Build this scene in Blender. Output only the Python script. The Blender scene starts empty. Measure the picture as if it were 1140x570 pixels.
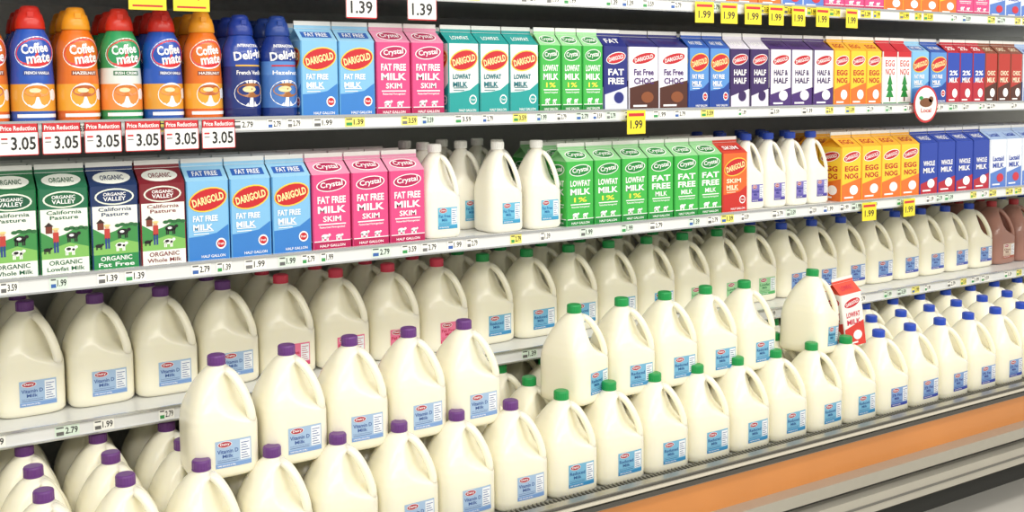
import bpy, math, random
from mathutils import Vector, Matrix
random.seed(4)
scene = bpy.context.scene
try:
    scene.view_settings.view_transform = 'Standard'
    scene.view_settings.look = 'None'
except Exception:
    pass

# ---------------------------------------------------------------- materials
def lin(c):
    return c/12.92 if c <= 0.04045 else ((c+0.055)/1.055)**2.4
def rgb(h):
    h = h.lstrip('#')
    return tuple(lin(int(h[i:i+2], 16)/255) for i in (0, 2, 4))
MATS = {}
def mat(h, rough=0.45, metal=0.0, var=0.04, bump=0.0, sss=0.0, scale=30, coat=0.0):
    key = (h, rough, metal, var, bump, sss, coat)
    if key in MATS: return MATS[key]
    m = bpy.data.materials.new('m_' + h.strip('#') + ('_metal' if metal else ''))
    m.use_nodes = True
    nt = m.node_tree
    b = nt.nodes['Principled BSDF']
    c = rgb(h)
    tc = nt.nodes.new('ShaderNodeTexCoord')
    nz = nt.nodes.new('ShaderNodeTexNoise'); nz.inputs['Scale'].default_value = scale
    nt.links.new(tc.outputs['Object'], nz.inputs['Vector'])
    mx = nt.nodes.new('ShaderNodeMix'); mx.data_type = 'RGBA'
    mx.inputs[6].default_value = (*[v*(1-var) for v in c], 1)
    mx.inputs[7].default_value = (*[min(1, v*(1+var)) for v in c], 1)
    nt.links.new(nz.outputs['Fac'], mx.inputs[0])
    nt.links.new(mx.outputs[2], b.inputs['Base Color'])
    b.inputs['Roughness'].default_value = rough
    b.inputs['Metallic'].default_value = metal
    if coat:
        b.inputs['Coat Weight'].default_value = coat
        b.inputs['Coat Roughness'].default_value = .12
    if sss:
        b.inputs['Subsurface Weight'].default_value = sss
        b.inputs['Subsurface Radius'].default_value = (0.03, 0.027, 0.018)
        b.inputs['Subsurface Scale'].default_value = 1.0
    if bump:
        bp = nt.nodes.new('ShaderNodeBump'); bp.inputs['Strength'].default_value = bump
        bp.inputs['Distance'].default_value = 0.002
        nt.links.new(nz.outputs['Fac'], bp.inputs['Height'])
        nt.links.new(bp.outputs['Normal'], b.inputs['Normal'])
    MATS[key] = m
    return m
def P(h): return mat(h, 0.32, coat=.25)

# ---------------------------------------------------------------- mesh builder
_textcache = {}
def text_geo(s, bold=.018):
    if (s, bold) in _textcache: return _textcache[(s, bold)]
    cu = bpy.data.curves.new('t', 'FONT'); cu.body = s; cu.resolution_u = 2; cu.offset = bold
    ob = bpy.data.objects.new('t', cu); scene.collection.objects.link(ob)
    dg = bpy.context.evaluated_depsgraph_get()
    me = bpy.data.meshes.new_from_object(ob.evaluated_get(dg))
    vs = [(v.co.x, v.co.y) for v in me.vertices]
    fs = [tuple(p.vertices) for p in me.polygons]
    bpy.data.objects.remove(ob); bpy.data.curves.remove(cu); bpy.data.meshes.remove(me)
    x0 = min(v[0] for v in vs); x1 = max(v[0] for v in vs)
    y0 = min(v[1] for v in vs); y1 = max(v[1] for v in vs)
    vs = [((x-x0)/(x1-x0)-.5, (y-y0)/(y1-y0)-.5) for x, y in vs]
    _textcache[(s, bold)] = (vs, fs)
    return vs, fs

class MB:
    def __init__(s): s.v = []; s.f = []; s.mi = []; s.sm = []; s.mats = []
    def m(s, mt):
        if mt not in s.mats: s.mats.append(mt)
        return s.mats.index(mt)
    def add(s, vs, fs, mt, smooth=False):
        o = len(s.v); i = s.m(mt)
        s.v += [tuple(v) for v in vs]
        for f in fs:
            s.f.append(tuple(a+o for a in f)); s.mi.append(i); s.sm.append(smooth)
    def box(s, x0, x1, y0, y1, z0, z1, mt):
        vs = [(x, y, z) for z in (z0, z1) for y in (y0, y1) for x in (x0, x1)]
        s.add(vs, [(0,2,3,1),(4,5,7,6),(0,1,5,4),(2,6,7,3),(0,4,6,2),(1,3,7,5)], mt)
    def loft(s, rings, mt, smooth=True, caps=True):
        n = len(rings[0]); vs = [p for r in rings for p in r]; fs = []
        for i in range(len(rings)-1):
            for j in range(n):
                k = (j+1) % n
                fs.append((i*n+j, i*n+k, (i+1)*n+k, (i+1)*n+j))
        if caps:
            fs.append(tuple(reversed(range(n)))); fs.append(tuple((len(rings)-1)*n+j for j in range(n)))
        s.add(vs, fs, mt, smooth)
    # flat artwork, mapped to a surface through M(u,v,layer)
    def rect(s, M, u0, v0, u1, v1, c, L=1, n=1, nv=1):
        vs = [M(u0+(u1-u0)*i/n, v0+(v1-v0)*j/nv, L) for j in range(nv+1) for i in range(n+1)]
        fs = [(j*(n+1)+i, j*(n+1)+i+1, (j+1)*(n+1)+i+1, (j+1)*(n+1)+i) for j in range(nv) for i in range(n)]
        s.add(vs, fs, P(c))
    def poly(s, M, pts, c, L=1):
        s.add([M(u, v, L) for u, v in pts], [tuple(range(len(pts)))], P(c))
    def ell(s, M, cu, cv, ru, rv, c, L=1, rot=0, n=20, asp=1.0):
        vs = [M(cu, cv, L)]
        for i in range(n):
            a = 2*math.pi*i/n
            x = ru*math.cos(a); y = rv*asp*math.sin(a)
            x, y = x*math.cos(rot)-y*math.sin(rot), x*math.sin(rot)+y*math.cos(rot)
            vs.append(M(cu+x, cv+y/asp, L))
        s.add(vs, [(0, 1+i, 1+(i+1) % n) for i in range(n)], P(c))
    def text(s, M, t, cu, cv, w, h, c, L=2, rot=0, asp=1.0, bold=.018):
        vs, fs = text_geo(t, bold); out = []
        for x, y in vs:
            x *= w; y *= h*asp
            x, y = x*math.cos(rot)-y*math.sin(rot), x*math.sin(rot)+y*math.cos(rot)
            out.append(M(cu+x, cv+y/asp, L))
        s.add(out, fs, P(c))
    def mesh(s, name):
        me = bpy.data.meshes.new(name)
        me.from_pydata(s.v, [], s.f)
        for m_ in s.mats: me.materials.append(m_)
        me.polygons.foreach_set('material_index', s.mi)
        me.polygons.foreach_set('use_smooth', s.sm)
        me.update()
        return me

def obj(name, me, loc=(0,0,0), rz=0, parent=None, rot=None):
    o = bpy.data.objects.new(name, me)
    scene.collection.objects.link(o)
    o.location = loc
    o.rotation_euler = rot if rot else (0, 0, rz)
    if parent: o.parent = parent
    return o

# ---------------------------------------------------------------- gallon jug
def interp(tab, z):
    for i in range(len(tab)-1):
        if z <= tab[i+1][0]:
            a, b = tab[i], tab[i+1]
            t = (z-a[0])/(b[0]-a[0])
            return [a[k]+(b[k]-a[k])*t for k in range(1, len(a))]
    return list(tab[-1][1:])
PROF = [(0,.86,4.0),(.012,.94,4.4),(.04,1,4.8),(.42,1,4.8),(.50,.985,4.4),(.57,.94,3.9),(.64,.865,3.4),
        (.71,.765,3.0),(.78,.64,2.6),(.84,.495,2.3),(.875,.385,2.1),(.897,.29,2),(.907,.255,2),(.93,.25,2)]
RIN = [(0,1.5),(.41,1.4),(.46,1.15),(.51,.84),(.56,.63),(.62,.50),(.70,.41),(.77,.34),(.82,.31),(.855,.34),(.88,.5),(.9,.9),(1,1.5)]
HA = -math.pi/4
def jug_mesh(name, a, h, cap, lab, body='#f9f4de'):
    mb = MB()
    plastic = mat(body, 0.26, var=0.012, scale=8, sss=.3, coat=.25)
    N = 64; rings = []
    zs = [0,.006,.012,.025,.04,.1,.2,.3,.38,.42]+[.44+.0145*i for i in range(32)]+[.907,.93]
    zs = sorted(set(round(z,4) for z in zs if z <= .93))
    for z in zs:
        sc, n = interp(PROF, z)
        rin = interp(RIN, z)[0]*a
        ring = []
        for j in range(N):
            th = 2*math.pi*j/N
            r = a*sc/((abs(math.cos(th))**n+abs(math.sin(th))**n)**(1/n))
            d = abs((th-HA+math.pi) % (2*math.pi)-math.pi)
            if d < math.radians(85):
                lim = rin/math.cos(d)
                # soft minimum keeps the cut edge rounded
                k = .10*a
                hmix = max(0, min(1, .5+.5*(lim-r)/k))
                r = lim*(1-hmix)+r*hmix-k*hmix*(1-hmix)*.9
            ring.append((r*math.cos(th), r*math.sin(th), z*h))
        rings.append(ring)
    mb.loft(rings, plastic)
    # handle
    path = [(.16,.868),(.32,.862),(.48,.838),(.64,.79),(.79,.725),(.92,.65),(1.02,.575),(1.08,.505),(1.08,.45),(1.0,.40)]
    pts = []
    for i in range(len(path)-1):
        p0 = path[max(0,i-1)]; p1 = path[i]; p2 = path[i+1]; p3 = path[min(len(path)-1,i+2)]
        for k in range(3):
            t = k/3
            pts.append(tuple(.5*((2*p1[q])+(-p0[q]+p2[q])*t+(2*p0[q]-5*p1[q]+4*p2[q]-p3[q])*t*t+(-p0[q]+3*p1[q]-3*p2[q]+p3[q])*t**3) for q in (0,1)))
    pts.append(path[-1])
    pts = [(p[0]*a, p[1]*h) for p in pts]
    e = Vector((math.cos(HA), math.sin(HA), 0)); s_ = Vector((-math.sin(HA), math.cos(HA), 0)); rr = []
    for i, p in enumerate(pts):
        q0 = pts[max(0,i-1)]; q1 = pts[min(len(pts)-1,i+1)]
        t = Vector((q1[0]-q0[0], q1[1]-q0[1])).normalized()
        nrm = e*(-t.y)+Vector((0,0,1))*t.x
        c = e*p[0]+Vector((0,0,p[1]))
        rr.append([tuple(c+nrm*(.12*a)*math.cos(2*math.pi*k/12)+s_*(.165*a)*math.sin(2*math.pi*k/12)) for k in range(12)])
    mb.loft(rr, plastic)
    # cap (ribbed screw cap with tamper ring)
    cm = mat(cap, .35, var=.02)
    def circ(r, z, rib=0, n=40): return [((r+(rib if j % 2 else 0))*math.cos(2*math.pi*j/n), (r+(rib if j % 2 else 0))*math.sin(2*math.pi*j/n), z) for j in range(n)]
    R = .0195 if a > .06 else .018
    mb.loft([circ(R,.912*h),circ(R+.0008,.915*h),circ(R+.0008,.925*h),circ(R-.0003,.928*h),circ(R,.932*h,.0006),circ(R,.985*h,.0006),circ(R-.001,.996*h),circ(R-.003,h)], cm, smooth=False)
    # label
    if lab:
        bg, dk, hi, word = lab
        aw = a
        def M(u, v, L):
            x = (-.36+u*1.04)*aw; z = (.10+v*.23)*h
            sc, n = interp(PROF, z/h); A = aw*sc
            y = -((A**n-abs(x)**n)**(1/n))-.0004*L
            return (x, y, z)
        mb.rect(M, 0, 0, 1, 1, bg, 1, n=12, nv=1)
        mb.rect(M, 0, .0, 1, .15, hi, 2, n=12)
        mb.text(M, word, .34, .60, .58, .15, dk, 2)
        mb.text(M, 'Milk', .34, .42, .3, .13, dk, 2)
        mb.text(M, 'Grade A Pasteurized Homogenized', .34, .28, .58, .05, dk, 2, bold=0)
        mb.rect(M, .05, .20, .62, .22, dk, 2, n=8)
        mb.text(M, 'ONE GALLON (3.78L)', .3, .075, .5, .07, '#ffffff', 3)
        mb.rect(M, .68, .2, .97, .94, '#eef3f8', 2, n=5)
        for k in range(7): mb.rect(M, .71, .25+.095*k, .94-(k % 3)*.04, .275+.095*k, dk, 3, n=4)
        mb.ell(M, .26, .86, .2, .12, '#f4f4f4', 3); mb.ell(M, .26, .86, .18, .1, '#b02c40', 4); mb.text(M, 'Dairy', .26, .86, .26, .11, '#ffffff', 5)
    return mb.mesh(name)

# ---------------------------------------------------------------- gable-top carton
def cow(mb, M, cu, cv, s, c, L=3, asp=1.9):
    mb.ell(M, cu, cv, s, s*.55/asp, c, L, n=12)
    mb.ell(M, cu+s*1.05, cv+s*.35/asp, s*.35, s*.3/asp, c, L, n=10)
    for k in (-.75,-.45,.4,.7):
        mb.rect(M, cu+s*k-.1*s, cv-s*1.1/asp, cu+s*k+.12*s, cv, c, L)

def carton_mesh(name, w, h, side, design, d=None):
    d = d or w
    mb = MB(); hb = h*.785; hr = h*.925; sm = P(side)
    x0, x1, y0, y1 = -w/2, w/2, -d/2, d/2
    c = .0025
    oct_ = [(x0+c,y0),(x1-c,y0),(x1,y0+c),(x1,y1-c),(x1-c,y1),(x0+c,y1),(x0,y1-c),(x0,y0+c)]
    mb.loft([[(x,y,0) for x,y in oct_],[(x,y,hb) for x,y in oct_]], sm, smooth=False)
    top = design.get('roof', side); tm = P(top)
    i0 = x0+w*.3; i1 = x1-w*.3
    V = [(x0,y0,hb),(x1,y0,hb),(x1,y1,hb),(x0,y1,hb),(x0,0,hr),(x1,0,hr),(i0,0,hr-.004),(i1,0,hr-.004)]
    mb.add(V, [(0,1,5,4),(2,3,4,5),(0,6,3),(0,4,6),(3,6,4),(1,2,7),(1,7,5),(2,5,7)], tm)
    fm = P(design.get('fin', '#f2f2ee'))
    mb.box(x0, x1, -.0018, .0018, hr-.001, h, fm)
    mb.box(x0, x1, -.0026, .0026, hr, hr+.007, tm)
    MF = lambda u, v, L: (x0+c+u*(w-2*c), y0-.0003*L, v*hb)
    def MS(u, v, L):
        return (x0-.0003*L, y1-c-u*(d-2*c), v*hb)
    nrm = Vector((0, -(hr-hb), -y0)).normalized()
    def MR(u, v, L):
        p = Vector((x0+u*w, y0+(0-y0)*v, hb+(hr-hb)*v)) + Vector((0,-abs(nrm.y),abs(nrm.z)))*.0003*L
        return tuple(p)
    asp = hb/w
    k = design['k']
    if k == 'drop':
        for M in (MF, MS):
            mb.rect(M, 0, 0, 1, 1, design['a'], 1)
            mb.rect(M, 0, 0, 1, .30, design['b'], 2)
            mb.poly(M, [(0,.30),(1,.30),(1,.44),(.7,.34),(.35,.31)], design['b'], 2)
            mb.ell(M, .5, .765, .49, .15, '#f6d24a', 4, rot=.22, asp=asp)
            mb.ell(M, .5, .765, .46, .132, '#c8202a', 5, rot=.22, asp=asp)
            mb.text(M, 'DARIGOLD', .5, .765, .8, .10, '#fff0a8', 6, rot=.22, asp=asp, bold=.03)
            mb.text(M, design['t1'], .42, .53, .62, .075, design['tc'], 6, bold=.03)
            mb.text(M, design['t2'], .36, .42, .5, .075, design['tc'], 6, bold=.03)
            mb.rect(M, .12, .365, .62, .375, design['tc'], 6)
            mb.rect(M, .12, .33, .5, .34, design['tc'], 6)
            mb.text(M, 'HALF GALLON', .6, .05, .6, .035, '#ffffff', 6)
            mb.ell(M, .8, .2, .13, .07, '#ffffff', 4); mb.ell(M, .8, .2, .10, .05, design.get('acc','#c8202a'), 5)
            mb.text(M, 'Fresh', .8, .2, .14, .03, '#ffffff', 6)
        mb.rect(MR, .1, .25, .9, .7, design.get('acc','#2a62b8'), 1)
        mb.text(MR, design['t1'], .5, .48, .6, .3, '#ffffff', 2)
    elif k == 'crystal':
        for M in (MF, MS):
            mb.rect(M, 0, 0, 1, 1, design['a'], 1)
            mb.ell(M, .5, .86, .42, .09, '#ffffff', 2, rot=.1, asp=asp)
            mb.ell(M, .5, .86, .39, .078, design['b'], 3, rot=.1, asp=asp)
            mb.text(M, 'Crystal', .5, .86, .62, .095, '#ffffff', 4, rot=.1, asp=asp)
            mb.text(M, design['t1'], .5, .66, .78, .095, '#ffffff', 3, bold=.03)
            mb.text(M, design['t2'], .5, .53, .78, .095, '#ffffff', 3, bold=.03)
            mb.text(M, design['t3'], .5, .405, .5, .075, design.get('t3c','#ffffff'), 3)
            mb.rect(M, .12, .325, .88, .34, '#ffffff', 3)
            mb.text(M, 'Pasteurized Homogenized', .5, .29, .7, .035, '#ffffff', 3)
            mb.rect(M, 0, .10, 1, .112, '#ffffff', 3)
            mb.rect(M, 0, 0, 1, .10, design['b'], 2)
            mb.text(M, 'HALF GALLON', .5, .045, .7, .035, '#ffffff', 3)
            cow(mb, M, .3, .17, .11, '#ffffff'); cow(mb, M, .68, .165, .09, '#ffffff')
        mb.ell(MR, .5, .5, .38, .35, '#ffffff', 1); mb.ell(MR, .5, .5, .35, .29, design['b'], 2)
        mb.text(MR, 'Crystal', .5, .5, .55, .4, '#ffffff', 3)
    elif k == 'pasture':
        for M in (MF, MS):
            mb.rect(M, 0, 0, 1, 1, design['a'], 1)
            mb.ell(M, .5, .87, .44, .10, '#e9efe0', 2); mb.ell(M, .5, .87, .40, .082, design['b'], 3)
            mb.text(M, 'ORGANIC', .5, .9, .5, .04, '#ffffff', 4); mb.text(M, 'VALLEY', .5, .845, .5, .05, '#ffffff', 4)
            mb.rect(M, 0, .18, 1, .76, '#f1f4ec', 2)
            mb.text(M, design['t1'], .5, .72, .74, .045, design['b'], 3)
            mb.text(M, 'Pasture', .5, .66, .6, .045, design['b'], 3)
            mb.poly(M, [(0,.18),(1,.18),(1,.50),(.75,.53),(.5,.46),(.25,.42),(0,.50)], '#3f8f4a', 3)
            mb.poly(M, [(0,.18),(1,.18),(1,.30),(.6,.36),(0,.27)], '#84bf60', 4)
            for q in range(5): mb.ell(M, .55+.1*q, .52+.01*(q % 2), .07, .022, '#2c6b3a', 4, n=10)
            mb.rect(M, .1, .48, .24, .56, '#7a3a2a', 4); mb.poly(M, [(.07,.56),(.27,.56),(.17,.61)], '#35231e', 4)
            mb.rect(M, .26, .25, .30, .38, '#28418c', 6); mb.rect(M, .32, .25, .36, .38, '#28418c', 6)
            mb.rect(M, .25, .37, .37, .49, '#c04038', 6); mb.ell(M, .31, .51, .045, .024, '#e0b080', 6); mb.ell(M, .31, .53, .075, .012, '#e8d48a', 7)
            cow(mb, M, .66, .44, .13, '#1a1a1a', 5); mb.ell(M, .64, .445, .05, .015, '#ffffff', 6)
            cow(mb, M, .60, .28, .12, '#f4f4f0', 5); mb.ell(M, .57, .285, .05, .017, '#1a1a1a', 6); mb.ell(M, .67, .275, .03, .014, '#1a1a1a', 6)
            cow(mb, M, .12, .29, .08, '#1a1a1a', 5)
            mb.rect(M, 0, 0, 1, .18, design['c'], 3)
            tcol = '#ffffff' if design['c'] != '#f1f4ec' else design['b']
            mb.text(M, design['t2'], .5, .13, .7, .055, tcol, 4)
            mb.text(M, design['t3'], .5, .055, .8, .05, tcol, 4)
        mb.ell(MR, .5, .5, .4, .38, '#f1f4ec', 1); mb.text(MR, 'ORGANIC', .5, .5, .5, .3, design['b'], 2)
    elif k == 'plain':
        for M in (MF, MS):
            mb.rect(M, 0, 0, 1, 1, design['a'], 1)
            mb.rect(M, 0, 0, 1, design.get('bh', .3), design['b'], 2)
            mb.poly(M, [(0,design.get('bh',.3)),(1,design.get('bh',.3)),(1,design.get('bh',.3)+.12)], design['b'], 2)
            if 'logo' in design:
                mb.ell(M, .5, .82, .44, .09, '#ffffff', 2, rot=.2, asp=asp); mb.ell(M, .5, .82, .41, .078, design['logo'], 3, rot=.2, asp=asp)
                mb.text(M, 'DARIGOLD', .5, .82, .66, .065, '#ffffff', 4, rot=.2, asp=asp)
            mb.text(M, design['t1'], .5, .6, .7, .1, design['tc'], 3, bold=.03)
            mb.text(M, design['t2'], .5, .46, .7, .1, design['tc'], 3, bold=.03)
            mb.ell(M, .62, .2, .22, .09, design.get('spot', '#ffffff'), 4)
            mb.rect(M, .12, .05, .6, .08, '#ffffff', 4)
        mb.text(MR, design['t1'], .5, .5, .6, .4, design['tc'], 2)
    elif k == 'tree':
        for M in (MF, MS):
            mb.rect(M, 0, 0, 1, 1, '#f6f6f2', 1)
            mb.rect(M, 0, .9, 1, 1, '#c8202c', 2)
            mb.text(M, 'EGG', .5, .78, .7, .12, '#c8202c', 2); mb.text(M, 'NOG', .5, .62, .7, .12, '#c8202c', 2)
            for q in range(3): mb.poly(M, [(.2+.05*q,.14+.12*q),(.8-.05*q,.14+.12*q),(.5,.34+.12*q)], '#1d8a3c', 2+q)
            mb.rect(M, .45, .06, .55, .14, '#5a3216', 2); mb.rect(M, 0, 0, 1, .04, '#1d8a3c', 2)
    return mb.mesh(name)

# ---------------------------------------------------------------- creamer bottles
def bottle_mesh(name, R, h, zones, capc, art):
    mb = MB(); N = 40
    prof = [(0,.88),(.012,.97),(.04,1),(.2,1.0),(.36,.985),(.46,.95),(.52,.94),(.58,.965),(.64,.95),(.70,.87),(.755,.74),(.79,.64),(.81,.6)]
    def rad(z): return R*interp([(a,b) for a,b in prof], z)[0]
    zz = sorted(set([i*.0135 for i in range(61)]+[q[0] for q in zones]))
    zz = [z for z in zz if z <= .81]+[.81]
    for zi in range(len(zones)):
        za = zones[zi][0]; zb = zones[zi+1][0] if zi+1 < len(zones) else .81
        sub = sorted(set([za]+[z for z in zz if za < z < zb]+[zb]))
        mb.loft([[(rad(z)*math.cos(2*math.pi*j/N), rad(z)*math.sin(2*math.pi*j/N), z*h) for j in range(N)] for z in sub], mat(zones[zi][1], .25, coat=.3), caps=(zi == 0))
    cp = [(.80,.66),(.81,.68),(.87,.64),(.93,.55),(.935,.50),(.97,.44),(.99,.40),(1.0,.30)]
    mb.loft([[(R*s*math.cos(2*math.pi*j/N), R*s*math.sin(2*math.pi*j/N), z*h) for j in range(N)] for z, s in cp], mat(capc, .3))
    mb.box(-.006, .006, -R*.62, -R*.40, .9*h, .945*h, mat(capc, .3))
    def M(u, v, L):
        th = (u-.5)*2.6+.2; z = v
        r = rad(min(z,.8))+.0004*L
        return (r*math.sin(th), -r*math.cos(th), z*h)
    if art[0] == 'mate':
        mb.ell(M, .5, .60, .42, .135, '#ffffff', 1, rot=.15, asp=2.2, n=28); mb.ell(M, .5, .60, .39, .122, '#d3222a', 2, rot=.15, asp=2.2, n=28)
        mb.text(M, 'Coffee', .47, .635, .5, .085, '#ffffff', 3, rot=.12, asp=2.2, bold=.03); mb.text(M, 'mate', .54, .55, .46, .08, '#ffffff', 3, rot=.12, asp=2.2, bold=.03)
        mb.rect(M, .24, .405, .76, .445, art[2], 1, n=8); mb.text(M, art[1], .5, .425, .46, .025, '#ffffff', 2)
        mb.ell(M, .48, .23, .27, .11, '#e9edf4', 1); mb.ell(M, .48, .27, .23, .05, art[3], 2); mb.ell(M, .44, .275, .1, .02, '#f4dcae', 3)
        mb.ell(M, .80, .24, .08, .05, '#e9edf4', 1)
        mb.rect(M, .1, .045, .9, .075, '#ffffff', 1, n=8)
    else:
        mb.text(M, 'INTERNATIONAL', .5, .70, .56, .03, '#ffffff', 2)
        mb.text(M, 'Delight', .5, .60, .70, .11, '#ffffff', 2, rot=.12, asp=2.2, bold=.03)
        mb.rect(M, .18, .50, .82, .515, art[1], 2, n=8)
        mb.ell(M, .5, .24, .36, .13, '#ffffff', 1); mb.ell(M, .5, .27, .3, .07, '#a0622c', 2); mb.ell(M, .45, .28, .14, .03, '#f0d8a0', 3)
        mb.text(M, art[2], .5, .44, .6, .04, '#ffffff', 2)
    return mb.mesh(name)

# ---------------------------------------------------------------- key dimensions (metres)
H = 1.42
ZT, ZA, ZB, ZC, ZD = H+.27, H-.053, H-.381, H-.737, H-1.038
ZL = H-1.022
YA = 2.40; YC = 2.50; YBACK = 3.12
X0, X1 = -1.2, 6.2
white = mat('#e6e8e8', .3, var=.02, coat=.3); steel = mat('#cfd2d4', .2, metal=.8, var=.05)

# room shell / case back
def slab(name, b, m_):
    mb = MB(); mb.box(*b, m_); return obj(name, mb.mesh(name))
slab('wall_back', (X0, X1, YBACK, YBACK+.05, 0, 2.7), mat('#c4c6c2', .5, var=.03))
mb = MB(); mb.box(-3, 9, -3, YBACK+.05, -.05, 0, mat('#d3d1ca', .25, var=.06, scale=3))
for i in range(40): mb.box(-3+.305*i-.001, -3+.305*i+.001, -3, 2.0, 0, .0006, mat('#a9a79f', .5))
for i in range(17): mb.box(-3, 9, -3+.305*i-.001, -3+.305*i+.001, 0, .0006, mat('#a9a79f', .5))
obj('floor', mb.mesh('floor'))

# display case base
mb = MB()
blk = mat('#1d1d1b', .6); dk = mat('#3a3a37', .6)
mb.box(X0, X1, 2.125, YBACK-.002, .12, ZD-.0005, mat('#9d9f9b', .5))
mb.box(X0, X1, 2.085, 2.125, .12, ZL-.02, blk)
x = X0
wire = mat('#7c7a70', .4, metal=.3)
while x < X1:
    mb.box(x, x+.0035, 2.085, 2.124, ZL-.008, ZL-.003, wire); x += .0125
for yy in (2.09, 2.105, 2.12): mb.box(X0, X1, yy, yy+.003, ZL-.012, ZL-.007, wire)
mb.box(X0, X1, 2.06, 2.085, ZL-.035, ZL+.004, mat('#aaa79c', .28, metal=.6))
mb.box(X0, X1, 2.052, 2.06, ZL-.03, ZL-.018, mat('#5b5954', .4, metal=.5))
mb.box(X0, X1, 2.05, 2.062, ZL-.012, ZL-.004, mat('#dcd6c6', .28, metal=.3))
mb.box(X0, X1, 2.055, 2.062, ZL-.003, ZL+.001, mat('#55534e', .4, metal=.3))
mb.box(X0, X1, 2.066, 2.09, .12, ZL-.03, mat('#cf8644', .35, var=.2, scale=3, coat=.3))
mb.box(X0, X1, 2.02, 2.07, ZL-.160, ZL-.125, mat('#b4b0a4', .28, metal=.4))
mb.box(X0, X1, 2.045, 2.07, ZL-.18, ZL-.160, mat('#403e3a', .5))
mb.box(X0, X1, 2.0, 2.07, ZL-.235, ZL-.18, mat('#bcb8ac', .28, metal=.4, var=.1, scale=5))
mb.box(X0, X1, 1.997, 2.0, ZL-.212, ZL-.206, mat('#6a6862', .4))
mb.box(X0, X1, 2.17, 2.25, 0, .13, dk)
mb.box(X0, X1, 2.066, 2.25, .118, .128, dk)
obj('refrigerated_display_case', mb.mesh('refrigerated_display_case'))

# shelves
def shelf(z, yf, rail_h, yel=(9, 9), name='display_shelf'):
    mb = MB()
    mb.box(X0, X1, yf-.004, YBACK-.001, z-.014, z-.0005, white)
    mb.box(X0, X1, yf-.016, yf-.004, z-rail_h+.006, z+.004, white)
    mb.box(X0, X1, yf-.020, yf-.016, z-.001, z+.005, steel)
    mb.box(X0, X1, yf-.020, yf-.016, z-rail_h+.003, z-rail_h+.007, steel)
    s = obj(name, mb.mesh(name))
    mb = MB(); x = X0+.05
    M = lambda u, v, L: (u, yf-.0165-.0004*L, v)
    while x < X1-.1:
        yl = yel[0] < x < yel[1]
        c = random.choice(['#fdfdf6','#fdfdf6','#fdfdf6','#fdfdf6','#f6ec7a','#dff0e2']) if not yl else '#f6e44a'
        w = random.choice([.036,.045,.052]); a = z-rail_h+.009; b = z-.002
        mb.rect(M, x, a, x+w, b, c, 1)
        mb.text(M, random.choice(['2.79','1.39','3.59','1.99']), x+w*.68, (a+b)/2, w*.5, (b-a)*.6, '#222222', 2)
        mb.rect(M, x+.003, a+.003, x+w*.36, a+(b-a)*.45, random.choice(['#3b9a55','#3b9a55','#666666','#7a7a7a','#3a66b0']), 2)
        mb.rect(M, x+.003, b-.006, x+w*.36, b-.003, '#555555', 2)
        x += w+random.choice([.012,.03,.06,.10])
    obj('shelf_edge_labels', mb.mesh('shelf_edge_labels'), parent=s)
shelf(ZT, YA-.01, .036, (2.2, 3.3)); shelf(ZA, YA-.01, .034); shelf(ZB, YA-.01, .036); shelf(ZC, YC, .036)

# ---------------------------------------------------------------- jugs
LBL = {'purple': ('#a3bfde','#36569a','#7a9fd4','Vitamin D'), 'pink': ('#e8789a','#b8184a','#d84878','Fat Free'),
       'green': ('#74b4d6','#1a5290','#3a8cc0','Reduced'), 'leaf': ('#9bd09a','#207a48','#4fae62','Lowfat'), 'blue': ('#7a9ed2','#24308c','#3a4aa8','2% Fat')}
CAP = {'purple': '#66357e','pink': '#dc3c58','green': '#12964a','leaf': '#12964a','blue': '#1e48bc'}
A = .0762; HJ = .260
JM = {k: jug_mesh('milk_jug_'+k, A, HJ, CAP[k], LBL[k]) for k in LBL}
JM['choc'] = jug_mesh('chocolate_milk_jug', A, HJ, '#b02a30', ('#d8c4b0','#6a2c1c','#a04a30','Choc'), body='#a5786a')
def jug(k, x, y, z, rz=None, rot=None):
    r = random.uniform(-.035,.035) if rz is None else rz
    return obj('milk_jug', JM[k], (x, y, z), r, rot=rot)
PJ = .156
for row in range(3):
    for i in range(-4, 30):
        x = .276+PJ*i+random.uniform(-.001,.001)
        k = 'purple' if i <= 3 else 'pink' if i <= 7 else 'green' if i <= 12 else 'leaf' if i <= 15 else 'blue'
        if i in (24, 25): k = 'choc'
        jug(k, x, 2.66+.158*row, ZC)
Y1 = 2.205
for row in range(4):
    for j in range(-9, 24):
        k = 'purple' if j <= 2 else 'green' if j <= 10 else 'blue'
        jug(k, 1.028+PJ*j, Y1+.157*row, ZD)
ZS = H-.834
for j in range(5): jug('purple', .620+PJ*j+(.006 if j else 0), Y1+.078, ZS)
for j in range(6, 11): jug('green', .663+PJ*j+(-.006 if j == 6 else 0), Y1+.078, ZS, rz=(.3 if j == 6 else None))
jug('green', 2.50, Y1+.075, ZS+.006, rot=(0, math.radians(6), .3))

HM = jug_mesh('half_gallon_jug_w', .056, .248, '#f8f8f4', ('#6cbcdc','#1a6aa8','#3c9cc8','Fat Free'), body='#f9f5e6')
HM2 = jug_mesh('half_gallon_jug_b', .048, .243, '#2144ac', ('#7a70bc','#2a2f8c','#48409c','Reduced'), body='#f9f5e6')
for row in range(3):
    y = YA+.062+.117*row
    for x in ([1.266, 1.462, 1.59] if row == 0 else [1.29, 1.41, 1.53]): obj('small_milk_jug', HM, (x, y, ZB), random.uniform(-.04,.04))
    for i in range(4): obj('small_milk_jug', HM2, (2.40+.1*i, y, ZB), random.uniform(-.04,.04))

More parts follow.
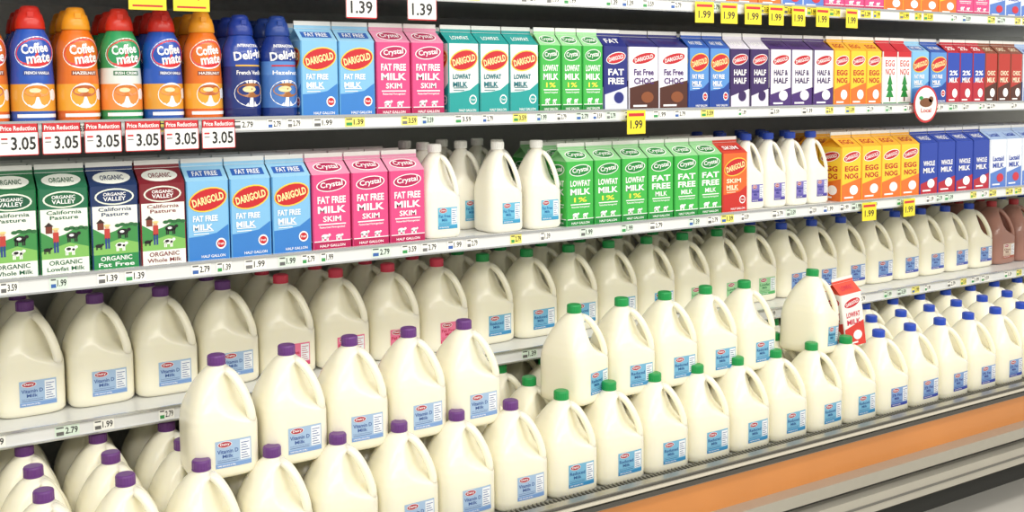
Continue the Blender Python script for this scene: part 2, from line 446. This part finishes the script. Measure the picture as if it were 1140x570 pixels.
# ---------------------------------------------------------------- cartons
D = {
 'ov1': ('#1f7a45', dict(k='pasture', a='#1f6b40', b='#14573a', c='#f1f4ec', roof='#1f6b40', t1='California', t2='ORGANIC', t3='Whole Milk')),
 'ov2': ('#1f7a45', dict(k='pasture', a='#1d6b4a', b='#14603a', c='#f1f4ec', roof='#1d6b4a', t1='California', t2='ORGANIC', t3='Lowfat Milk')),
 'ov3': ('#1c3a78', dict(k='pasture', a='#16305f', b='#16305f', c='#2a8a4c', roof='#16305f', t1='California', t2='ORGANIC', t3='Fat Free')),
 'ov4': ('#8c1a28', dict(k='pasture', a='#7c1624', b='#7c1624', c='#f1f4ec', roof='#7c1624', t1='California', t2='ORGANIC', t3='Whole Milk')),
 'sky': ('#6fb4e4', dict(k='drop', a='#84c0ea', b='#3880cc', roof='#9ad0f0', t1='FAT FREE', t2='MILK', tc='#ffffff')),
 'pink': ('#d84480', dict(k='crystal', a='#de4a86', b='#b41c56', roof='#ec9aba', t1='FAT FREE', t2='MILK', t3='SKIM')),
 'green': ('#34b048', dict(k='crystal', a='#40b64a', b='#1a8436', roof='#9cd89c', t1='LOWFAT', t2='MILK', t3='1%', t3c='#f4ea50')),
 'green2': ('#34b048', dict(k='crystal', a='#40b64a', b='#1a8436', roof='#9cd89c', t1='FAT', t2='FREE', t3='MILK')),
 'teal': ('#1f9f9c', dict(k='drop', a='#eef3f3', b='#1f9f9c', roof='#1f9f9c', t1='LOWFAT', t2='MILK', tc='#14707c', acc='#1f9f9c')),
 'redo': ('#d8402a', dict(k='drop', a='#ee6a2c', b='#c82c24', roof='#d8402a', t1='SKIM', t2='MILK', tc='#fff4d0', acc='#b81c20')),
 'rwht': ('#f2f0ec', dict(k='plain', a='#f2f0ec', b='#d83a30', logo='#c8202c', t1='LOWFAT', t2='MILK', tc='#d0304c', roof='#e0503c', bh=.34)),
 'yel': ('#f0a828', dict(k='plain', a='#f6cc34', b='#e4742a', logo='#c01c28', t1='EGG', t2='NOG', tc='#b81c24', roof='#f2b430')),
 'blue': ('#2342a8', dict(k='plain', a='#2342a8', b='#b82034', t1='WHOLE', t2='MILK', tc='#ffffff', roof='#2342a8', bh=.2)),
 'wht': ('#dfe8f4', dict(k='plain', a='#e6ecf6', b='#5a80cc', t1='Lactaid', t2='MILK', tc='#2342a8', roof='#a8c0e4', spot='#d03040')),
 'navy': ('#20287c', dict(k='plain', a='#20287c', b='#d8dcf0', logo='#c8202c', t1='FAT', t2='FREE', tc='#ffffff', roof='#20287c', bh=.25, spot='#20287c')),
 'choc': ('#e8e8f2', dict(k='plain', a='#ececf6', b='#4e2418', logo='#c01c28', t1='Fat Free', t2='CHOC', tc='#4a2470', roof='#2a2a78', bh=.35, spot='#8a4c28')),
 'dblu': ('#2858b4', dict(k='drop', a='#5a94d8', b='#1a449c', roof='#2858b4', t1='FAT FREE', t2='MILK', tc='#ffffff')),
 'purp': ('#38205c', dict(k='plain', a='#3a2260', b='#e4e0ee', logo='#c01c28', t1='HALF', t2='HALF', tc='#ffffff', roof='#e4e0ee', bh=.2, spot='#38205c')),
 'pwht': ('#4a2c74', dict(k='plain', a='#f0eef4', b='#4a2c74', logo='#c01c28', t1='HALF &', t2='HALF', tc='#38205c', roof='#4a2c74', bh=.22)),
 'nog': ('#f6f6f2', dict(k='tree', roof='#c8202c')),
 'brn': ('#7c4028', dict(k='plain', a='#b8342a', b='#522618', t1='CHOC', t2='MILK', tc='#fff0d0', roof='#8a4a30')),
 'rblu': ('#b82034', dict(k='plain', a='#2648b0', b='#b82034', t1='2%', t2='MILK', tc='#ffffff', roof='#b82034', bh=.4)),
}
CM = {}
def carton(k, x, y, z, w=.096, h=.236, rz=None, rot=None):
    key = (k, round(w,3), round(h,3))
    if key not in CM: CM[key] = carton_mesh('milk_carton_'+k, w, h, D[k][0], D[k][1])
    return obj('milk_carton', CM[key], (x, y, z), random.uniform(-.02,.02) if rz is None else rz, rot=rot)
def run(seq, x, z, h=.236, rows=3, yf=YA+.006):
    for k, n, pitch in seq:
        for i in range(n):
            if k:
                w = pitch-.004
                for r in range(rows): carton(k, x+pitch/2, yf+w/2+(w+.006)*r+random.uniform(0,.003), z, w, h)
            x += pitch
    return x
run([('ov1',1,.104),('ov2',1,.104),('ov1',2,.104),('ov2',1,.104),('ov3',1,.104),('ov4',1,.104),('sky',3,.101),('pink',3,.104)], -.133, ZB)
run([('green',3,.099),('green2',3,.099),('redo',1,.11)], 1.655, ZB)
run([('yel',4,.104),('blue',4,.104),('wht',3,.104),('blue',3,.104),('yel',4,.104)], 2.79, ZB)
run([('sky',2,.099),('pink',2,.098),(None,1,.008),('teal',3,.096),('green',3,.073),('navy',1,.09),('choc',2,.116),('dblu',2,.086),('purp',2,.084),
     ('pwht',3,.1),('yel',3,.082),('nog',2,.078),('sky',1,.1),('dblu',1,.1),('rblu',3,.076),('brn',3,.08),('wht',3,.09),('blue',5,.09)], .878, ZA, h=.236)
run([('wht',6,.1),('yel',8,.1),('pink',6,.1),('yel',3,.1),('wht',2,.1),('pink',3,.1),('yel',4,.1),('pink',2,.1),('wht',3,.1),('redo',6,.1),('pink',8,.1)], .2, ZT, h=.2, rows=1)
carton('rwht', 2.665, Y1+.055, ZS+.012, w=.08, h=.22, rot=(0, math.radians(-8), -.2))

# creamers
bm = {
 'b': bottle_mesh('coffee_creamer_b', .0445, .25, [(0,'#2455ac'),(.1,'#e0a03c'),(.33,'#2052b4')], '#c8281e', ('mate','FRENCH VANILLA','#1a3f90','#d8862c')),
 'o': bottle_mesh('coffee_creamer_o', .0445, .25, [(0,'#d86414'),(.1,'#eca636'),(.33,'#e07018')], '#e89a20', ('mate','HAZELNUT','#8a3c10','#b85c20')),
 'g': bottle_mesh('coffee_creamer_g', .0445, .25, [(0,'#1f8a4c'),(.1,'#ee9044'),(.33,'#dfe6e0'),(.47,'#2c9a5c')], '#d0301e', ('mate','IRISH CREME','#186838','#d07828')),
 'd': bottle_mesh('coffee_creamer_d', .045, .245, [(0,'#142468'),(.1,'#1a2f78'),(.5,'#2344a0')], '#1a3690', ('del','#e0b040','French Vanilla')),
 'e': bottle_mesh('coffee_creamer_e', .045, .245, [(0,'#223a80'),(.1,'#4a7ac0'),(.42,'#5a8cd0'),(.55,'#223a88')], '#20408e', ('del','#c8202c','Hazelnut')),
}
for i, k in enumerate(['o','b','g','o','b','o','g','b','o','d','e']):
    for r in range(3):
        obj('coffee_creamer_bottle', bm[k], (.288+.0912*(i-4), YA+.048+.092*r, ZA), random.uniform(-.08,.08))

# ---------------------------------------------------------------- signs
def sign(name, x, z, w, h, bg, elements, yf=YA-.040, rz=0):
    mb = MB(); mb.box(-w/2, w/2, 0, .001, -h, 0, P(bg))
    M = lambda u, v, L: (-w/2+u*w, -.0003*L, -h+v*h)
    for e_ in elements:
        if e_[0] == 'r': mb.rect(M, *e_[1:])
        else: mb.text(M, *e_[1:])
    return obj(name, mb.mesh(name), (x, yf, z), rz)
for i in range(-2, 6):
    sign('price_sign', .247+.083*i, ZA+.0, .076, .066, '#fbfbf8', [('r',0,.72,1,1,'#cc2c34',1),('t','Price Reduction',.5,.86,.88,.15,'#ffffff',2),
         ('t','3.05',.62,.38,.62,.42,'#222222',2),('r',.07,.5,.23,.56,'#cc2c34',1),('r',.07,.38,.23,.42,'#888888',1),('r',0,0,1,.03,'#cc2c34',1),('r',0,0,.02,1,'#cc2c34',1),('r',.98,0,1,1,'#cc2c34',1)])
for x in (.515, .61): sign('price_sign', x, ZT-.012, .080, .068, '#f4dc2c', [('t','2 for $5',.5,.5,.7,.3,'#c02020',1),('r',.1,.1,.9,.16,'#c02020',1)])
for x in (1.02, 1.185): sign('price_sign', x, ZT-.006, .082, .078, '#fbfbf8', [('r',0,.72,1,1,'#cc2c34',1),('t','1.39',.5,.35,.7,.4,'#222222',2),('r',0,0,1,.04,'#cc2c34',1),('r',0,0,.02,1,'#cc2c34',1),('r',.98,0,1,1,'#cc2c34',1)])
def ysign(x, z, s=1): sign('price_sign', x, z, .074*s, .068*s, '#f6e030', [('t','1.99',.5,.4,.66,.36,'#222222',1),('r',.08,.75,.92,.88,'#cc2c34',1)], rz=random.uniform(-.15,.15))
for x in (2.13, 2.23, 2.33, 2.43, 2.53, 2.64, 2.78): ysign(x, ZT-.002, .92)
ysign(1.87, ZA-.0); ysign(2.88, ZB-.004, .92); ysign(3.09, ZB-.004, .92)
mb = MB()
for r, c, y in ((.066,'#c83034',0),(.058,'#f4f4f0',-.001)):
    mb.loft([[(r*math.cos(2*math.pi*j/32), yy, r*math.sin(2*math.pi*j/32)) for j in range(32)] for yy in (y, y+.0008)], P(c), smooth=False)
M = lambda u, v, L: ((u-.5)*.11, -.0012-.0003*L, (v-.5)*.11)
mb.ell(M, .5, .55, .32, .15, '#7a4a2a', 1); mb.ell(M, .75, .65, .12, .1, '#7a4a2a', 1); mb.ell(M, .25, .7, .1, .06, '#2a9a50', 2)
mb.text(M, 'Local', .5, .3, .5, .14, '#c83034', 2)
obj('round_shelf_sign', mb.mesh('round_shelf_sign'), (3.17, YA-.040, ZA-.0))

# ---------------------------------------------------------------- lights
w = bpy.data.worlds.new('World'); scene.world = w; w.use_nodes = True
w.node_tree.nodes['Background'].inputs[0].default_value = (1, .97, .90, 1)
w.node_tree.nodes['Background'].inputs[1].default_value = .70
def area(name, loc, sx, sy, power, target):
    l = bpy.data.lights.new(name, 'AREA'); l.shape = 'RECTANGLE'; l.size = sx; l.size_y = sy; l.energy = power
    l.color = (1, .96, .885)
    o = bpy.data.objects.new(name, l); scene.collection.objects.link(o); o.location = loc
    o.rotation_euler = (Vector(target)-Vector(loc)).to_track_quat('-Z', 'Y').to_euler()
area('fluorescent_light', (2.0, .7, 3.0), 8, .4, 70, (2.0, 2.4, .9))
area('fluorescent_light', (2.0, -1.6, 2.8), 8, .5, 105, (2.0, 2.4, .6))

# ---------------------------------------------------------------- camera
F = 1150.; r = .01; t = .07
y0 = 85 + F*t + 1880*r
dX = Vector((1880, y0-85, -F)).normalized()
U = Vector((-r, 1, t)).normalized()
dY = U.cross(dX).normalized()
R = Matrix((dX, dY, U))
cam = bpy.data.cameras.new('camera'); co = bpy.data.objects.new('camera', cam)
scene.collection.objects.link(co)
M4 = R.to_4x4(); M4.translation = Vector((0, 0, H))
co.matrix_world = M4
cam.sensor_width = 36; cam.lens = 36*F/1140
cam.shift_y = (y0-285)/1140
cam.clip_start = .05
scene.camera = co
